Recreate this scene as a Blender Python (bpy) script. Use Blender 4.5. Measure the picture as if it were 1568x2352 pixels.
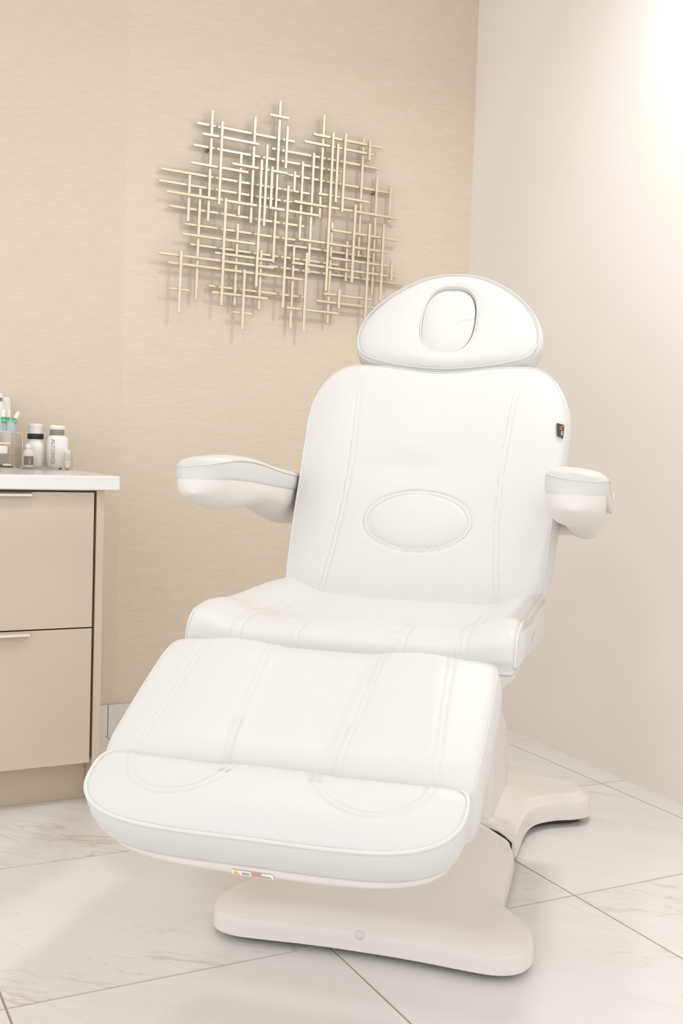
import bpy, bmesh, math, random
import numpy as np
from mathutils import Matrix, Vector

scn = bpy.context.scene
for o in list(bpy.data.objects):
    bpy.data.objects.remove(o, do_unlink=True)
C = scn.collection

# ------------------------------------------------------------------ camera
F_PX, YAW, PITCH, ROLL = 2507.6, .4752, -.0586, .0325
def cam_basis():
    Fh = np.array([math.sin(YAW), math.cos(YAW), 0.]); R = np.array([math.cos(YAW), -math.sin(YAW), 0.]); U = np.array([0, 0, 1.])
    F2 = Fh*math.cos(PITCH) + U*math.sin(PITCH); U2 = U*math.cos(PITCH) - Fh*math.sin(PITCH)
    R3 = R*math.cos(ROLL) + U2*math.sin(ROLL); U3 = U2*math.cos(ROLL) - R*math.sin(ROLL)
    return R3, U3, F2
R3, U3, F3 = cam_basis()
cd = bpy.data.cameras.new('camera'); cam = bpy.data.objects.new('camera', cd); C.objects.link(cam)
cam.matrix_world = Matrix(((R3[0], U3[0], -F3[0], 0), (R3[1], U3[1], -F3[1], 0), (R3[2], U3[2], -F3[2], .96), (0, 0, 0, 1)))
cd.sensor_fit = 'VERTICAL'; cd.sensor_height = 36; cd.sensor_width = 24; cd.lens = F_PX/2352*36
cd.clip_start = .05; cd.clip_end = 60
scn.camera = cam

# ------------------------------------------------------------------ light and exposure
w = bpy.data.worlds.new('world'); scn.world = w; w.use_nodes = True
bg = w.node_tree.nodes['Background']; bg.inputs[0].default_value = (1, 1, 1.015, 1); bg.inputs[1].default_value = 1.22
def area(name, loc, size, power, col=(1, 1, 1), spread=180, target=None):
    l = bpy.data.lights.new(name, 'AREA'); l.shape = 'DISK'; l.size = size; l.energy = power; l.color = col; l.spread = math.radians(spread)
    o = bpy.data.objects.new(name, l); o.location = loc; C.objects.link(o)
    if target is not None:
        o.rotation_euler = (Vector(target) - Vector(loc)).to_track_quat('-Z', 'Y').to_euler()
    return o
area('downlight_by_right_wall', (1.93, 1.90, 2.66), .14, 9.5, spread=155)
area('fill_light_by_cabinet', (.45, 1.70, 2.66), .20, 4, spread=155)  # added room fill, not a known fixture
area('fill_light_by_camera', (.75, -.35, 2.66), .30, 2.5, spread=160)  # second added fill lamp, out of view beside the camera
vs = scn.view_settings
vs.view_transform = 'Standard'; vs.look = 'None'; vs.gamma = 1; vs.use_curve_mapping = False; vs.exposure = 0.36
cy = scn.cycles; cy.max_bounces = 6; cy.diffuse_bounces = 6; cy.adaptive_threshold = .03; cy.glossy_bounces = 2; cy.transmission_bounces = 2; cy.transparent_max_bounces = 16; cy.caustics_reflective = False; cy.caustics_refractive = False

# ------------------------------------------------------------------ materials
def mat(name, col, rough=.5, metal=0., spec=.5, coat=0., trans=0., ior=1.45):
    m = bpy.data.materials.new(name); m.use_nodes = True
    b = m.node_tree.nodes['Principled BSDF']
    b.inputs['Base Color'].default_value = (*col, 1); b.inputs['Roughness'].default_value = rough; b.inputs['Metallic'].default_value = metal
    b.inputs['Specular IOR Level'].default_value = spec; b.inputs['Coat Weight'].default_value = coat; b.inputs['Coat Roughness'].default_value = .08
    b.inputs['Transmission Weight'].default_value = trans; b.inputs['IOR'].default_value = ior
    return m
def nd(m, t, **k):
    n = m.node_tree.nodes.new(t)
    for a, v in k.items(): setattr(n, a, v)
    return n
def lk(m, a, b): m.node_tree.links.new(a, b)
def bsdf(m): return m.node_tree.nodes['Principled BSDF']
def noise_col(m, c1, c2, scale, mapping=(1, 1, 1), detail=4, coords='Object', lo=.35, hi=.65):
    tc = nd(m, 'ShaderNodeTexCoord'); mp = nd(m, 'ShaderNodeMapping'); mp.inputs['Scale'].default_value = mapping
    n = nd(m, 'ShaderNodeTexNoise'); n.inputs['Scale'].default_value = scale; n.inputs['Detail'].default_value = detail
    r = nd(m, 'ShaderNodeValToRGB'); r.color_ramp.elements[0].position = lo; r.color_ramp.elements[1].position = hi
    r.color_ramp.elements[0].color = (*c1, 1); r.color_ramp.elements[1].color = (*c2, 1)
    lk(m, tc.outputs[coords], mp.inputs[0]); lk(m, mp.outputs[0], n.inputs['Vector']); lk(m, n.outputs['Fac'], r.inputs[0]); lk(m, r.outputs[0], bsdf(m).inputs['Base Color'])
    return n, r, mp
def bump(m, src, strength, dist=.001):
    b = nd(m, 'ShaderNodeBump'); b.inputs['Strength'].default_value = strength; b.inputs['Distance'].default_value = dist
    lk(m, src, b.inputs['Height']); lk(m, b.outputs[0], bsdf(m).inputs['Normal'])

M = {}
def leather(name, col):
    m = mat(name, col, .42, spec=.35)
    tc = nd(m, 'ShaderNodeTexCoord'); n = nd(m, 'ShaderNodeTexNoise'); n.inputs['Scale'].default_value = 420; n.inputs['Detail'].default_value = 1
    lk(m, tc.outputs['Object'], n.inputs['Vector']); bump(m, n.outputs['Fac'], .22, .0009)
    return m
M['leather'] = leather('white_leather', (.65, .643, .62))
M['piping'] = leather('white_leather_piping', (.672, .665, .64))
M['thread_pale'] = mat('pale_stitch_thread', (.645, .63, .60), .7)
M['thread'] = mat('stitch_thread', (.50, .455, .38), .7)
M['plastic'] = mat('moulded_plastic', (.80, .77, .735), .33, spec=.4)
noise_col(M['plastic'], (.735, .705, .675), (.75, .72, .69), 6)
M['plastic_scuffed'] = mat('scuffed_plastic', (.78, .745, .705), .35, spec=.4)
_n, _r, _mp = noise_col(M['plastic_scuffed'], (.58, .51, .44), (.75, .712, .675), 17, (1, 1, 3), 9, lo=.25, hi=.285)
M['black'] = mat('shade_black', (.05, .042, .034), .7)  # near-black colour standing in for shade in gaps and under the base
M['wallpaper'] = mat('textured_wallpaper', (.7, .6, .48), .55, spec=.3)
def setup_wallpaper(m):
    tc = nd(m, 'ShaderNodeNewGeometry'); mp = nd(m, 'ShaderNodeMapping'); mp.inputs['Scale'].default_value = (13, 1, 150)
    oi = nd(m, 'ShaderNodeObjectInfo')
    off = nd(m, 'ShaderNodeVectorMath', operation='SCALE'); off.inputs[0].default_value = (7, 3, 5); lk(m, oi.outputs['Random'], off.inputs['Scale'])
    ad = nd(m, 'ShaderNodeVectorMath', operation='ADD'); lk(m, tc.outputs['Position'], ad.inputs[0]); lk(m, off.outputs[0], ad.inputs[1])
    n = nd(m, 'ShaderNodeTexNoise'); n.inputs['Scale'].default_value = 1.6; n.inputs['Detail'].default_value = 5; n.inputs['Roughness'].default_value = .6
    lk(m, ad.outputs[0], mp.inputs[0]); lk(m, mp.outputs[0], n.inputs['Vector'])
    r = nd(m, 'ShaderNodeValToRGB'); e = r.color_ramp.elements
    e[0].position = .30; e[0].color = (.675, .585, .478, 1); e[1].position = .74; e[1].color = (.735, .652, .55, 1)
    k = e.new(.5); k.color = (.705, .617, .51, 1)
    lk(m, n.outputs['Fac'], r.inputs[0])
    hs = nd(m, 'ShaderNodeHueSaturation'); lk(m, r.outputs[0], hs.inputs['Color'])
    mr = nd(m, 'ShaderNodeMapRange'); mr.inputs[3].default_value = .975; mr.inputs[4].default_value = 1.02; lk(m, oi.outputs['Random'], mr.inputs[0]); lk(m, mr.outputs[0], hs.inputs['Value'])
    lk(m, hs.outputs[0], bsdf(m).inputs['Base Color']); bump(m, n.outputs['Fac'], .15, .001)
setup_wallpaper(M['wallpaper'])
M['paint'] = mat('warm_white_paint', (.80, .755, .70), .6, spec=.3)
_n, _, _ = noise_col(M['paint'], (.87, .84, .805), (.885, .855, .82), 3)
n2 = nd(M['paint'], 'ShaderNodeTexNoise'); n2.inputs['Scale'].default_value = 260; bump(M['paint'], n2.outputs['Fac'], .08, .0006)
M['ceiling'] = mat('ceiling_paint', (.87, .86, .84), .7)
M['grout'] = mat('grout', (.40, .32, .245), .9)
def setup_marble(m):
    g = nd(m, 'ShaderNodeNewGeometry'); oi = nd(m, 'ShaderNodeObjectInfo')
    off = nd(m, 'ShaderNodeVectorMath', operation='SCALE'); off.inputs[0].default_value = (23, 37, 11); lk(m, oi.outputs['Random'], off.inputs['Scale'])
    ad = nd(m, 'ShaderNodeVectorMath', operation='ADD'); lk(m, g.outputs['Position'], ad.inputs[0]); lk(m, off.outputs[0], ad.inputs[1])
    mp = nd(m, 'ShaderNodeMapping'); mp.vector_type = 'POINT'; mp.inputs['Rotation'].default_value = (0, 0, math.radians(46)); mp.inputs['Scale'].default_value = (1.1, 5.5, 3)
    rot = nd(m, 'ShaderNodeVectorRotate', rotation_type='Z_AXIS'); rot.inputs['Angle'].default_value = math.radians(46)
    mp.inputs['Rotation'].default_value = (0, 0, 0)
    lk(m, ad.outputs[0], rot.inputs['Vector']); lk(m, rot.outputs[0], mp.inputs[0])
    def vein(scale, dist, width, detail):
        n = nd(m, 'ShaderNodeTexNoise'); n.inputs['Scale'].default_value = scale; n.inputs['Detail'].default_value = detail; n.inputs['Distortion'].default_value = dist; n.inputs['Roughness'].default_value = .55
        lk(m, mp.outputs[0], n.inputs['Vector'])
        s = nd(m, 'ShaderNodeMath', operation='SUBTRACT'); s.inputs[1].default_value = .5; lk(m, n.outputs['Fac'], s.inputs[0])
        a = nd(m, 'ShaderNodeMath', operation='ABSOLUTE'); lk(m, s.outputs[0], a.inputs[0])
        r = nd(m, 'ShaderNodeMapRange'); r.inputs[1].default_value = 0; r.inputs[2].default_value = width; r.inputs[3].default_value = 1; r.inputs[4].default_value = 0; lk(m, a.outputs[0], r.inputs[0])
        return r.outputs[0]
    mk = nd(m, 'ShaderNodeTexNoise'); mk.inputs['Scale'].default_value = 1.7; mk.inputs['Detail'].default_value = 3; lk(m, ad.outputs[0], mk.inputs['Vector'])
    mr = nd(m, 'ShaderNodeMapRange'); mr.inputs[1].default_value = .42; mr.inputs[2].default_value = .60; lk(m, mk.outputs['Fac'], mr.inputs[0])
    v1 = vein(1.5, .9, .014, 4); v2 = vein(2.8, 1.2, .03, 4)
    p1 = nd(m, 'ShaderNodeMath', operation='MULTIPLY'); lk(m, v1, p1.inputs[0]); p1.inputs[1].default_value = .62
    p2 = nd(m, 'ShaderNodeMath', operation='MULTIPLY'); lk(m, v2, p2.inputs[0]); p2.inputs[1].default_value = .26
    s = nd(m, 'ShaderNodeMath', operation='ADD'); lk(m, p1.outputs[0], s.inputs[0]); lk(m, p2.outputs[0], s.inputs[1])
    q = nd(m, 'ShaderNodeMath', operation='MULTIPLY'); lk(m, s.outputs[0], q.inputs[0]); lk(m, mr.outputs[0], q.inputs[1])
    cl = nd(m, 'ShaderNodeTexNoise'); cl.inputs['Scale'].default_value = 2.2; cl.inputs['Detail'].default_value = 3; lk(m, mp.outputs[0], cl.inputs['Vector'])
    base = nd(m, 'ShaderNodeValToRGB'); base.color_ramp.elements[0].position = .3; base.color_ramp.elements[1].position = .7
    base.color_ramp.elements[0].color = (.74, .73, .712, 1); base.color_ramp.elements[1].color = (.77, .76, .745, 1); lk(m, cl.outputs['Fac'], base.inputs[0])
    mx = nd(m, 'ShaderNodeMix', data_type='RGBA'); mx.inputs[7].default_value = (.56, .50, .42, 1)
    lk(m, q.outputs[0], mx.inputs[0]); lk(m, base.outputs[0], mx.inputs[6]); lk(m, mx.outputs[2], bsdf(m).inputs['Base Color'])
M['marble'] = mat('polished_marble_tile', (.82, .8, .77), .22, spec=.4); setup_marble(M['marble'])
M['cabinet'] = mat('taupe_gloss_laminate', (.60, .505, .40), .28, spec=.45, coat=.25)
noise_col(M['cabinet'], (.585, .492, .395), (.60, .507, .41), 4)
M['toekick'] = mat('taupe_toe_kick', (.56, .47, .365), .4)
M['handle'] = mat('champagne_aluminium', (.70, .62, .52), .32, metal=.6)
M['counter'] = mat('white_quartz', (.86, .845, .82), .14, spec=.5)
noise_col(M['counter'], (.775, .762, .742), (.79, .777, .757), 40)
M['gold'] = mat('champagne_gold_rod', (.84, .745, .585), .30, metal=.7, spec=.6)
noise_col(M['gold'], (.74, .645, .50), (.78, .69, .545), 14)
M['nail'] = mat('steel_standoff', (.25, .22, .19), .5, metal=.6)
M['white_plastic'] = mat('white_bottle_plastic', (.87, .855, .83), .35)
M['frost'] = mat('frosted_bottle_plastic', (.84, .83, .81), .3)
M['clearcap'] = mat('translucent_cap', (.80, .785, .77), .25)
M['blackcap'] = mat('black_cap', (.012, .012, .011), .35)
M['greycap'] = mat('grey_cap', (.27, .255, .225), .45)
M['greylabel'] = mat('grey_label', (.20, .18, .15), .5)
M['greytext'] = mat('grey_print', (.30, .275, .24), .6)
M['labeltext'] = mat('label_print', (.55, .52, .47), .6)
def clear(name, col, gloss):
    m = bpy.data.materials.new(name); m.use_nodes = True; nt = m.node_tree; nt.nodes.clear()
    out = nt.nodes.new('ShaderNodeOutputMaterial'); t = nt.nodes.new('ShaderNodeBsdfTransparent'); t.inputs[0].default_value = (*col, 1)
    g = nt.nodes.new('ShaderNodeBsdfGlossy'); g.inputs['Roughness'].default_value = .04; lw = nt.nodes.new('ShaderNodeLayerWeight'); lw.inputs[0].default_value = .35
    mr = nt.nodes.new('ShaderNodeMapRange'); mr.inputs[3].default_value = gloss; mr.inputs[4].default_value = .22
    mx = nt.nodes.new('ShaderNodeMixShader'); nt.links.new(lw.outputs['Facing'], mr.inputs[0]); nt.links.new(mr.outputs[0], mx.inputs[0])
    nt.links.new(t.outputs[0], mx.inputs[1]); nt.links.new(g.outputs[0], mx.inputs[2]); nt.links.new(mx.outputs[0], out.inputs[0]); return m
M['acrylic'] = clear('clear_acrylic', (.985, .98, .975), .045)
M['acrylic_edge'] = mat('acrylic_edge', (.74, .64, .50), .2)
M['green'] = mat('green_hub', (.06, .50, .25), .4)
M['blue'] = mat('pale_blue_pack', (.50, .68, .74), .5)
M['palegreen'] = mat('pale_green_print', (.66, .71, .68), .5)
M['cotton'] = mat('cotton_white', (.86, .84, .80), .9)
M['peach'] = mat('peach_pad', (.86, .70, .58), .8)
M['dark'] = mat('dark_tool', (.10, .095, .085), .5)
M['cream'] = mat('cream_plastic', (.88, .80, .68), .5)
M['tagblack'] = mat('tag_black', (.045, .042, .036), .7)
M['tagorange'] = mat('tag_orange', (.85, .25, .07), .6)
M['tagwhite'] = mat('tag_white', (.8, .79, .76), .6)
M['warn'] = mat('warning_orange', (.95, .55, .12), .5)
M['warnred'] = mat('warning_red', (.75, .22, .13), .5)
M['sticker'] = mat('sticker_white', (.86, .83, .78), .5)
M['warntext'] = mat('warning_text', (.34, .31, .26), .6)

# ------------------------------------------------------------------ helpers
def bm_fix(o):
    b = bmesh.new(); b.from_mesh(o.data); bmesh.ops.remove_doubles(b, verts=b.verts, dist=2e-6); bmesh.ops.recalc_face_normals(b, faces=b.faces); b.to_mesh(o.data); b.free()
def mesh_obj(name, verts, faces, m, parent=None, smooth=False, loc=None, kind=None):
    me = bpy.data.meshes.new(name); me.from_pydata([tuple(map(float, v)) for v in verts], [], faces); me.update()
    if smooth: me.shade_smooth()
    if m: me.materials.append(M[m] if isinstance(m, str) else m)
    o = bpy.data.objects.new(name, me); C.objects.link(o)
    if parent: o.parent = parent
    if loc is not None: o.location = loc
    if kind: o['kind'] = kind
    return o
def empty(name, loc, rot=(0, 0, 0)):
    o = bpy.data.objects.new(name, None); o.empty_display_size = .1; o.location = loc; o.rotation_euler = rot; C.objects.link(o); return o
def tag(o, label, cat, group=None):
    o['label'] = label; o['category'] = cat
    if group: o['group'] = group
    return o
def box_geo(x0, x1, y0, y1, z0, z1):
    v = [(x0, y0, z0), (x1, y0, z0), (x1, y1, z0), (x0, y1, z0), (x0, y0, z1), (x1, y0, z1), (x1, y1, z1), (x0, y1, z1)]
    return v, [(0, 3, 2, 1), (4, 5, 6, 7), (0, 1, 5, 4), (1, 2, 6, 5), (2, 3, 7, 6), (3, 0, 4, 7)]
def bevel(o, wd, seg=3):
    b = o.modifiers.new('bevel', 'BEVEL'); b.width = wd; b.segments = seg; b.limit_method = 'ANGLE'; b.angle_limit = math.radians(35)
    o.data.shade_smooth()
    n = o.modifiers.new('wn', 'WEIGHTED_NORMAL'); n.keep_sharp = False
    return o
def box(name, x0, x1, y0, y1, z0, z1, m, parent=None, bev=0, seg=2):
    v, f = box_geo(x0, x1, y0, y1, z0, z1); o = mesh_obj(name, v, f, m, parent)
    if bev: bevel(o, bev, seg)
    return o
def join_geo(parts):
    V, Fc = [], []
    for v, f in parts:
        b = len(V); V += list(v); Fc += [tuple(i+b for i in q) for q in f]
    return V, Fc
def lathe_geo(prof, n=28, c=(0, 0, 0), sq=None):
    V, Fc = [], []
    for r, z in prof:
        for i in range(n):
            a = 2*math.pi*i/n; ca, sa = math.cos(a), math.sin(a)
            if sq:
                k = 1/((abs(ca)**sq + abs(sa)**sq)**(1/sq)); ca *= k; sa *= k
            V.append((c[0]+r*ca, c[1]+r*sa, c[2]+z))
    for j in range(len(prof)-1):
        for i in range(n):
            Fc.append((j*n+i, j*n+(i+1) % n, (j+1)*n+(i+1) % n, (j+1)*n+i))
    Fc.append(tuple(range(n-1, -1, -1))); Fc.append(tuple((len(prof)-1)*n+i for i in range(n)))
    return V, Fc
def tube_geo(pts, rad, n=8, closed=False):
    P = np.array(pts, float); N = len(P); V, Fc = [], []
    prev = None
    for i in range(N):
        if closed: t = P[(i+1) % N]-P[i-1]
        else: t = P[min(i+1, N-1)]-P[max(i-1, 0)]
        t = t/(np.linalg.norm(t)+1e-12)
        if prev is None:
            a = np.cross(t, [0, 0, 1.]);
            if np.linalg.norm(a) < .05: a = np.cross(t, [0, 1., 0])
        else: a = prev - t*np.dot(prev, t)
        a = a/np.linalg.norm(a); prev = a; b = np.cross(t, a)
        for k in range(n):
            th = 2*math.pi*k/n; V.append(P[i] + rad*(a*math.cos(th)+b*math.sin(th)))
    for i in range(N if closed else N-1):
        j = (i+1) % N
        for k in range(n): Fc.append((i*n+k, i*n+(k+1) % n, j*n+(k+1) % n, j*n+k))
    if not closed: Fc.append(tuple(range(n-1, -1, -1))); Fc.append(tuple((N-1)*n+k for k in range(n)))
    return V, Fc
def smoothstep(a, b, x):
    t = np.clip((x-a)/(b-a), 0, 1); return t*t*(3-2*t)
def resample(P, n, closed=True):
    P = np.array(P, float); Q = np.vstack([P, P[:1]]) if closed else P
    d = np.r_[0, np.cumsum(np.linalg.norm(np.diff(Q, axis=0), axis=1))]
    t = np.linspace(0, d[-1], n, endpoint=not closed)
    return np.stack([np.interp(t, d, Q[:, k]) for k in range(Q.shape[1])], 1)
def chaikin(P, it=3, closed=True):
    P = np.array(P, float)
    for _ in range(it):
        if closed: Q = np.roll(P, -1, 0)
        else: Q = P[1:]
        A = P if closed else P[:-1]
        N = np.empty((2*len(A), P.shape[1])); N[0::2] = .75*A+.25*Q; N[1::2] = .25*A+.75*Q
        if not closed: N = np.vstack([P[:1], N, P[-1:]])
        P = N
    return P
def mirror(half):      # half outline with u>=0, listed from the bottom centre counter-clockwise to the top centre
    h = [tuple(p) for p in half]
    return h + [(-u, s) for u, s in reversed(h) if u > 1e-6]
def text_mesh(name, s, size, m, parent, mw, ext=0.0002):
    cu = bpy.data.curves.new(name, 'FONT'); cu.body = s; cu.size = size; cu.extrude = ext; cu.align_x = 'CENTER'; cu.align_y = 'CENTER'
    to = bpy.data.objects.new(name+'_tmp', cu); C.objects.link(to)
    dg = bpy.context.evaluated_depsgraph_get(); me = bpy.data.meshes.new_from_object(to.evaluated_get(dg))
    bpy.data.objects.remove(to, do_unlink=True); me.materials.clear(); me.materials.append(M[m]); me.name = name
    o = bpy.data.objects.new(name, me); C.objects.link(o); o.parent = parent; o.matrix_local = mw
    return o

class Cushion:
    """Padded panel over a star-shaped outline in the plane (ea, eb), surface height along en."""
    def __init__(s, outline, o, ea, eb, en, T, h, N=300, it=3, side=None, centre=None, rings=64):
        s.P = resample(chaikin(outline, it), N); s.o, s.ea, s.eb, s.en = [np.array(x, float) for x in (o, ea, eb, en)]
        s.T, s.h, s.N, s.rings = T, h, N, rings
        s.c = np.array(centre if centre is not None else (s.P.max(0)+s.P.min(0))/2)
        D = s.P-s.c; s.th = np.arctan2(D[:, 1], D[:, 0]); s.R = np.linalg.norm(D, axis=1); k = np.argsort(s.th)
        s.tt = np.r_[s.th[k]-2*math.pi, s.th[k], s.th[k]+2*math.pi]; s.RR = np.r_[s.R[k], s.R[k], s.R[k]]
        s.side = side or [(.003, -.002), (.007, -.012), (.009, -.5*T), (.007, -T+.012), (.002, -T+.003), (-.006, -T)]
    def r_of(s, a, b):
        dx, dy = a-s.c[0], b-s.c[1]; return np.hypot(dx, dy)/np.interp(np.arctan2(dy, dx), s.tt, s.RR)
    def p3(s, a, b, z): return s.o + np.multiply.outer(a, s.ea) + np.multiply.outer(b, s.eb) + np.multiply.outer(z, s.en)
    def on(s, a, b, lift=0.):
        a, b = np.asarray(a, float), np.asarray(b, float); return s.p3(a, b, s.h(np.clip(s.r_of(a, b), 0, 1), a, b)+lift)
    def geo(s):
        n = s.rings; rs = np.r_[np.linspace(0, .7, int(n*.55))[1:], 1-.3*(1-np.sin(np.linspace(0, math.pi/2, int(n*.45))))[1:]]
        V = [s.p3(np.array([s.c[0]]), np.array([s.c[1]]), s.h(np.array([0.]), np.array([s.c[0]]), np.array([s.c[1]])))]
        for r in rs:
            Q = s.c + r*(s.P-s.c); V.append(s.p3(Q[:, 0], Q[:, 1], s.h(np.full(s.N, r), Q[:, 0], Q[:, 1])))
        t = np.roll(s.P, -1, 0)-np.roll(s.P, 1, 0); t /= np.linalg.norm(t, axis=1)[:, None]; nm = np.stack([t[:, 1], -t[:, 0]], 1)
        area2 = np.sum(s.P[:, 0]*np.roll(s.P[:, 1], -1)-s.P[:, 1]*np.roll(s.P[:, 0], -1))
        if area2 < 0: nm = -nm
        s.nm = nm; zr = s.h(np.ones(s.N), s.P[:, 0], s.P[:, 1])
        for off, dz in s.side:
            Q = s.P + nm*off; V.append(s.p3(Q[:, 0], Q[:, 1], zr+dz))
        V.append(s.p3(np.array([s.c[0]]), np.array([s.c[1]]), np.array([-s.T])))
        nr = len(rs)+len(s.side); N = s.N; Fc = []
        flip = area2 < 0
        q = lambda *f: tuple(reversed(f)) if flip else f
        for i in range(N): Fc.append(q(0, 1+i, 1+(i+1) % N))
        for j in range(nr-1):
            for i in range(N):
                a, b = 1+j*N+i, 1+j*N+(i+1) % N; Fc.append(q(a, a+N, b+N, b))
        last = 1+nr*N; base = 1+(nr-1)*N
        for i in range(N): Fc.append(q(base+i, last, base+(i+1) % N))
        return np.vstack(V), Fc
    def build(s, name, m, parent, smooth=True):
        v, f = s.geo(); return mesh_obj(name, v, f, m, parent, smooth)
    def piping(s, name, parent, rad=.0017, lift=.0, off=.0008, m='piping', smin=None):
        P, nm_ = s.P, s.nm
        if smin is not None:
            k = np.where(P[:, 1] > smin)[0]; j = int(np.argmax(np.diff(np.r_[k, k[0]+s.N])))+1; k = np.r_[k[j:], k[:j]]; P, nm_ = P[k], nm_[k]
        Q = P + nm_*off; z = s.h(np.ones(len(P)), P[:, 0], P[:, 1])+lift
        v, f = tube_geo(s.p3(Q[:, 0], Q[:, 1], z), rad, 8, smin is None); return mesh_obj(name, v, f, m, parent, True)
    def stitches(s, curves, ln=.0046, gap=.0026, wd=.0011, lift=.0004):
        parts = []
        for cv in curves:
            cv = np.array(cv, float); d = np.r_[0, np.cumsum(np.linalg.norm(np.diff(cv, axis=0), axis=1))]
            t = np.arange(0, d[-1]-ln, ln+gap)
            for t0 in t:
                A = np.array([np.interp(t0, d, cv[:, 0]), np.interp(t0, d, cv[:, 1])]); B = np.array([np.interp(t0+ln, d, cv[:, 0]), np.interp(t0+ln, d, cv[:, 1])])
                tt = (B-A)/np.linalg.norm(B-A); nn = np.array([-tt[1], tt[0]])*wd/2
                pa = [A-nn, B-nn, B+nn, A+nn]; arr = np.array(pa)
                lo = s.on(arr[:, 0], arr[:, 1], -.0004); hi = s.on(arr[:, 0], arr[:, 1], lift)
                parts.append((list(lo)+list(hi), [(4, 5, 6, 7), (0, 1, 5, 4), (1, 2, 6, 5), (2, 3, 7, 6), (3, 0, 4, 7)]))
        return join_geo(parts)

# ------------------------------------------------------------------ room
XS, YS, TX, TY = .339, 1.832, .6033, .6175           # tile joints
WX = lambda y: 2.281 + .0415*(y-3.46)                # face of the right wall
fl = box('floor', -1.9, 2.5, -1.4, 3.62, -.06, -.0018, 'grout'); fl['kind'] = 'structure'
gj = .0014
tv, tf = box_geo(gj, TX-gj, gj, TY-gj, -.009, 0)
e_ = .0008
tv = [(x+(e_ if z > -.001 and x < .1 else -e_ if z > -.001 else 0), y+(e_ if z > -.001 and y < .1 else -e_ if z > -.001 else 0), z) for x, y, z in tv]
tile0 = None
for i in range(-3, 4):
    for j in range(-5, 3):
        x, y = XS+i*TX, YS+j*TY
        if x > 2.4: continue
        if tile0 is None:
            tile0 = mesh_obj('tile', tv, tf, 'marble', fl, loc=(x, y, 0))
        else:
            t = tile0.copy(); C.objects.link(t); t.location = (x, y, 0)
wb = box('wall_back', -1.9, 2.5, 3.463, 3.62, -.06, 2.72, 'paint'); wb['kind'] = 'structure'
for xa, xb in ((-1.77, -.39995), (-.39985, .97195), (.97205, 2.30)):
    box('wallpaper_strip', xa, xb, 3.460, 3.464, .098, 2.71, 'wallpaper', wb)
v = [(WX(-1.4), -1.4, -.06), (WX(3.6), 3.6, -.06), (WX(3.6)+.16, 3.6, -.06), (WX(-1.4)+.16, -1.4, -.06)]
v += [(x, y, 2.72) for x, y, z in v]
wr = mesh_obj('wall_right', v, [(0, 3, 2, 1), (4, 5, 6, 7), (0, 1, 5, 4), (1, 2, 6, 5), (2, 3, 7, 6), (3, 0, 4, 7)], 'paint'); wr['kind'] = 'structure'
ce = box('ceiling', -1.9, 2.6, -1.4, 3.62, 2.70, 2.80, 'ceiling'); ce['kind'] = 'structure'
bb = box('baseboard_back', -1.9, 2.28, 3.4525, 3.462, .0, .100, 'grout'); bb['kind'] = 'structure'
for i in range(-3, 4):
    x0 = XS+.004+i*TX; x1 = min(x0+TX, 2.279)
    if x1-x0 > .05: box('baseboard_tile', x0+.0012, x1-.0012, 3.448, 3.4535, .0, .102, 'marble', bb, .0008, 1)

# ------------------------------------------------------------------ treatment chair
chair = tag(empty('treatment_chair', (1.3385, 2.1589, 0), (0, 0, -math.radians(42))), 'white leather reclining treatment chair with headrest, armrests and splayed floor base', 'chair')

# --- base
def outline_half_rev(h): return mirror(h)
fb_half = [(0, -.545), (.10, -.547), (.19, -.556), (.255, -.560), (.295, -.540), (.313, -.495), (.309, -.440), (.285, -.390), (.250, -.350), (.236, -.305), (.233, -.24), (.232, -.10), (.230, .003), (.16, .005), (0, .005)]
def fb_h(r, a, b):
    up = smoothstep(-.56, -.05, b)
    crown = .012 + .037*up*(1-smoothstep(.13, .235, np.abs(a)))
    e = np.clip(1-r, 0, 1)
    endk = smoothstep(-.018, .0, b)
    k = np.where(b > -.045, smoothstep(0, .06, e)*(1-endk)+endk*smoothstep(.0, .08, 1-np.abs(a)/.232), 1-(1-np.clip(e/.24, 0, 1))**2.6)
    return .050 + (crown+.010*(1-up))*k
fb = Cushion(fb_half and mirror(fb_half), (0, 0, 0), (1, 0, 0), (0, 1, 0), (0, 0, 1), -.016, fb_h, 320, 2, side=[(.0012, -.004), (.003, -.02), (.004, -.034), (.001, -.0365), (-.012, -.0370)], centre=(0, -.28), rings=56)
front_base = fb.build('front_base_cover', 'plastic_scuffed', chair); front_base.data.set_sharp_from_angle(angle=math.radians(48))
v, f = lathe_geo([(.0075, 0), (.0085, .0015), (.0085, .003), (.007, .0045)], 20)
btn = mesh_obj('screw_cap', v, f, 'piping', front_base, True); btn.matrix_local = Matrix.Translation((-.004, -.5455, .046)) @ Matrix.Rotation(math.radians(90), 4, 'X')
rb_half = [(0, .018), (.14, .018), (.226, .018), (.229, .022), (.230, .08), (.231, .16), (.240, .235), (.262, .285), (.305, .325), (.350, .345), (.380, .375), (.386, .415), (.375, .460), (.345, .490), (.29, .503), (.2, .495), (.1, .487), (0, .485)]
def rb_h(r, a, b):
    e = np.clip(1-r, 0, 1); crown = .022 + .018*(1-smoothstep(.15, .232, np.abs(a)))*(1-smoothstep(.30, .42, b))
    fr = 1-smoothstep(.018, .05, b)
    k = smoothstep(0, .09, e)*(1-fr) + fr*smoothstep(.0, .13, 1-np.abs(a)/.23)
    return .063 + crown*k
rb = Cushion(mirror(rb_half), (0, 0, 0), (1, 0, 0), (0, 1, 0), (0, 0, 1), -.018, rb_h, 320, 2, side=[(.001, -.004), (.003, -.02), (.004, -.042), (.001, -.0445), (-.012, -.045)], centre=(0, .27), rings=56)
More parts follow.
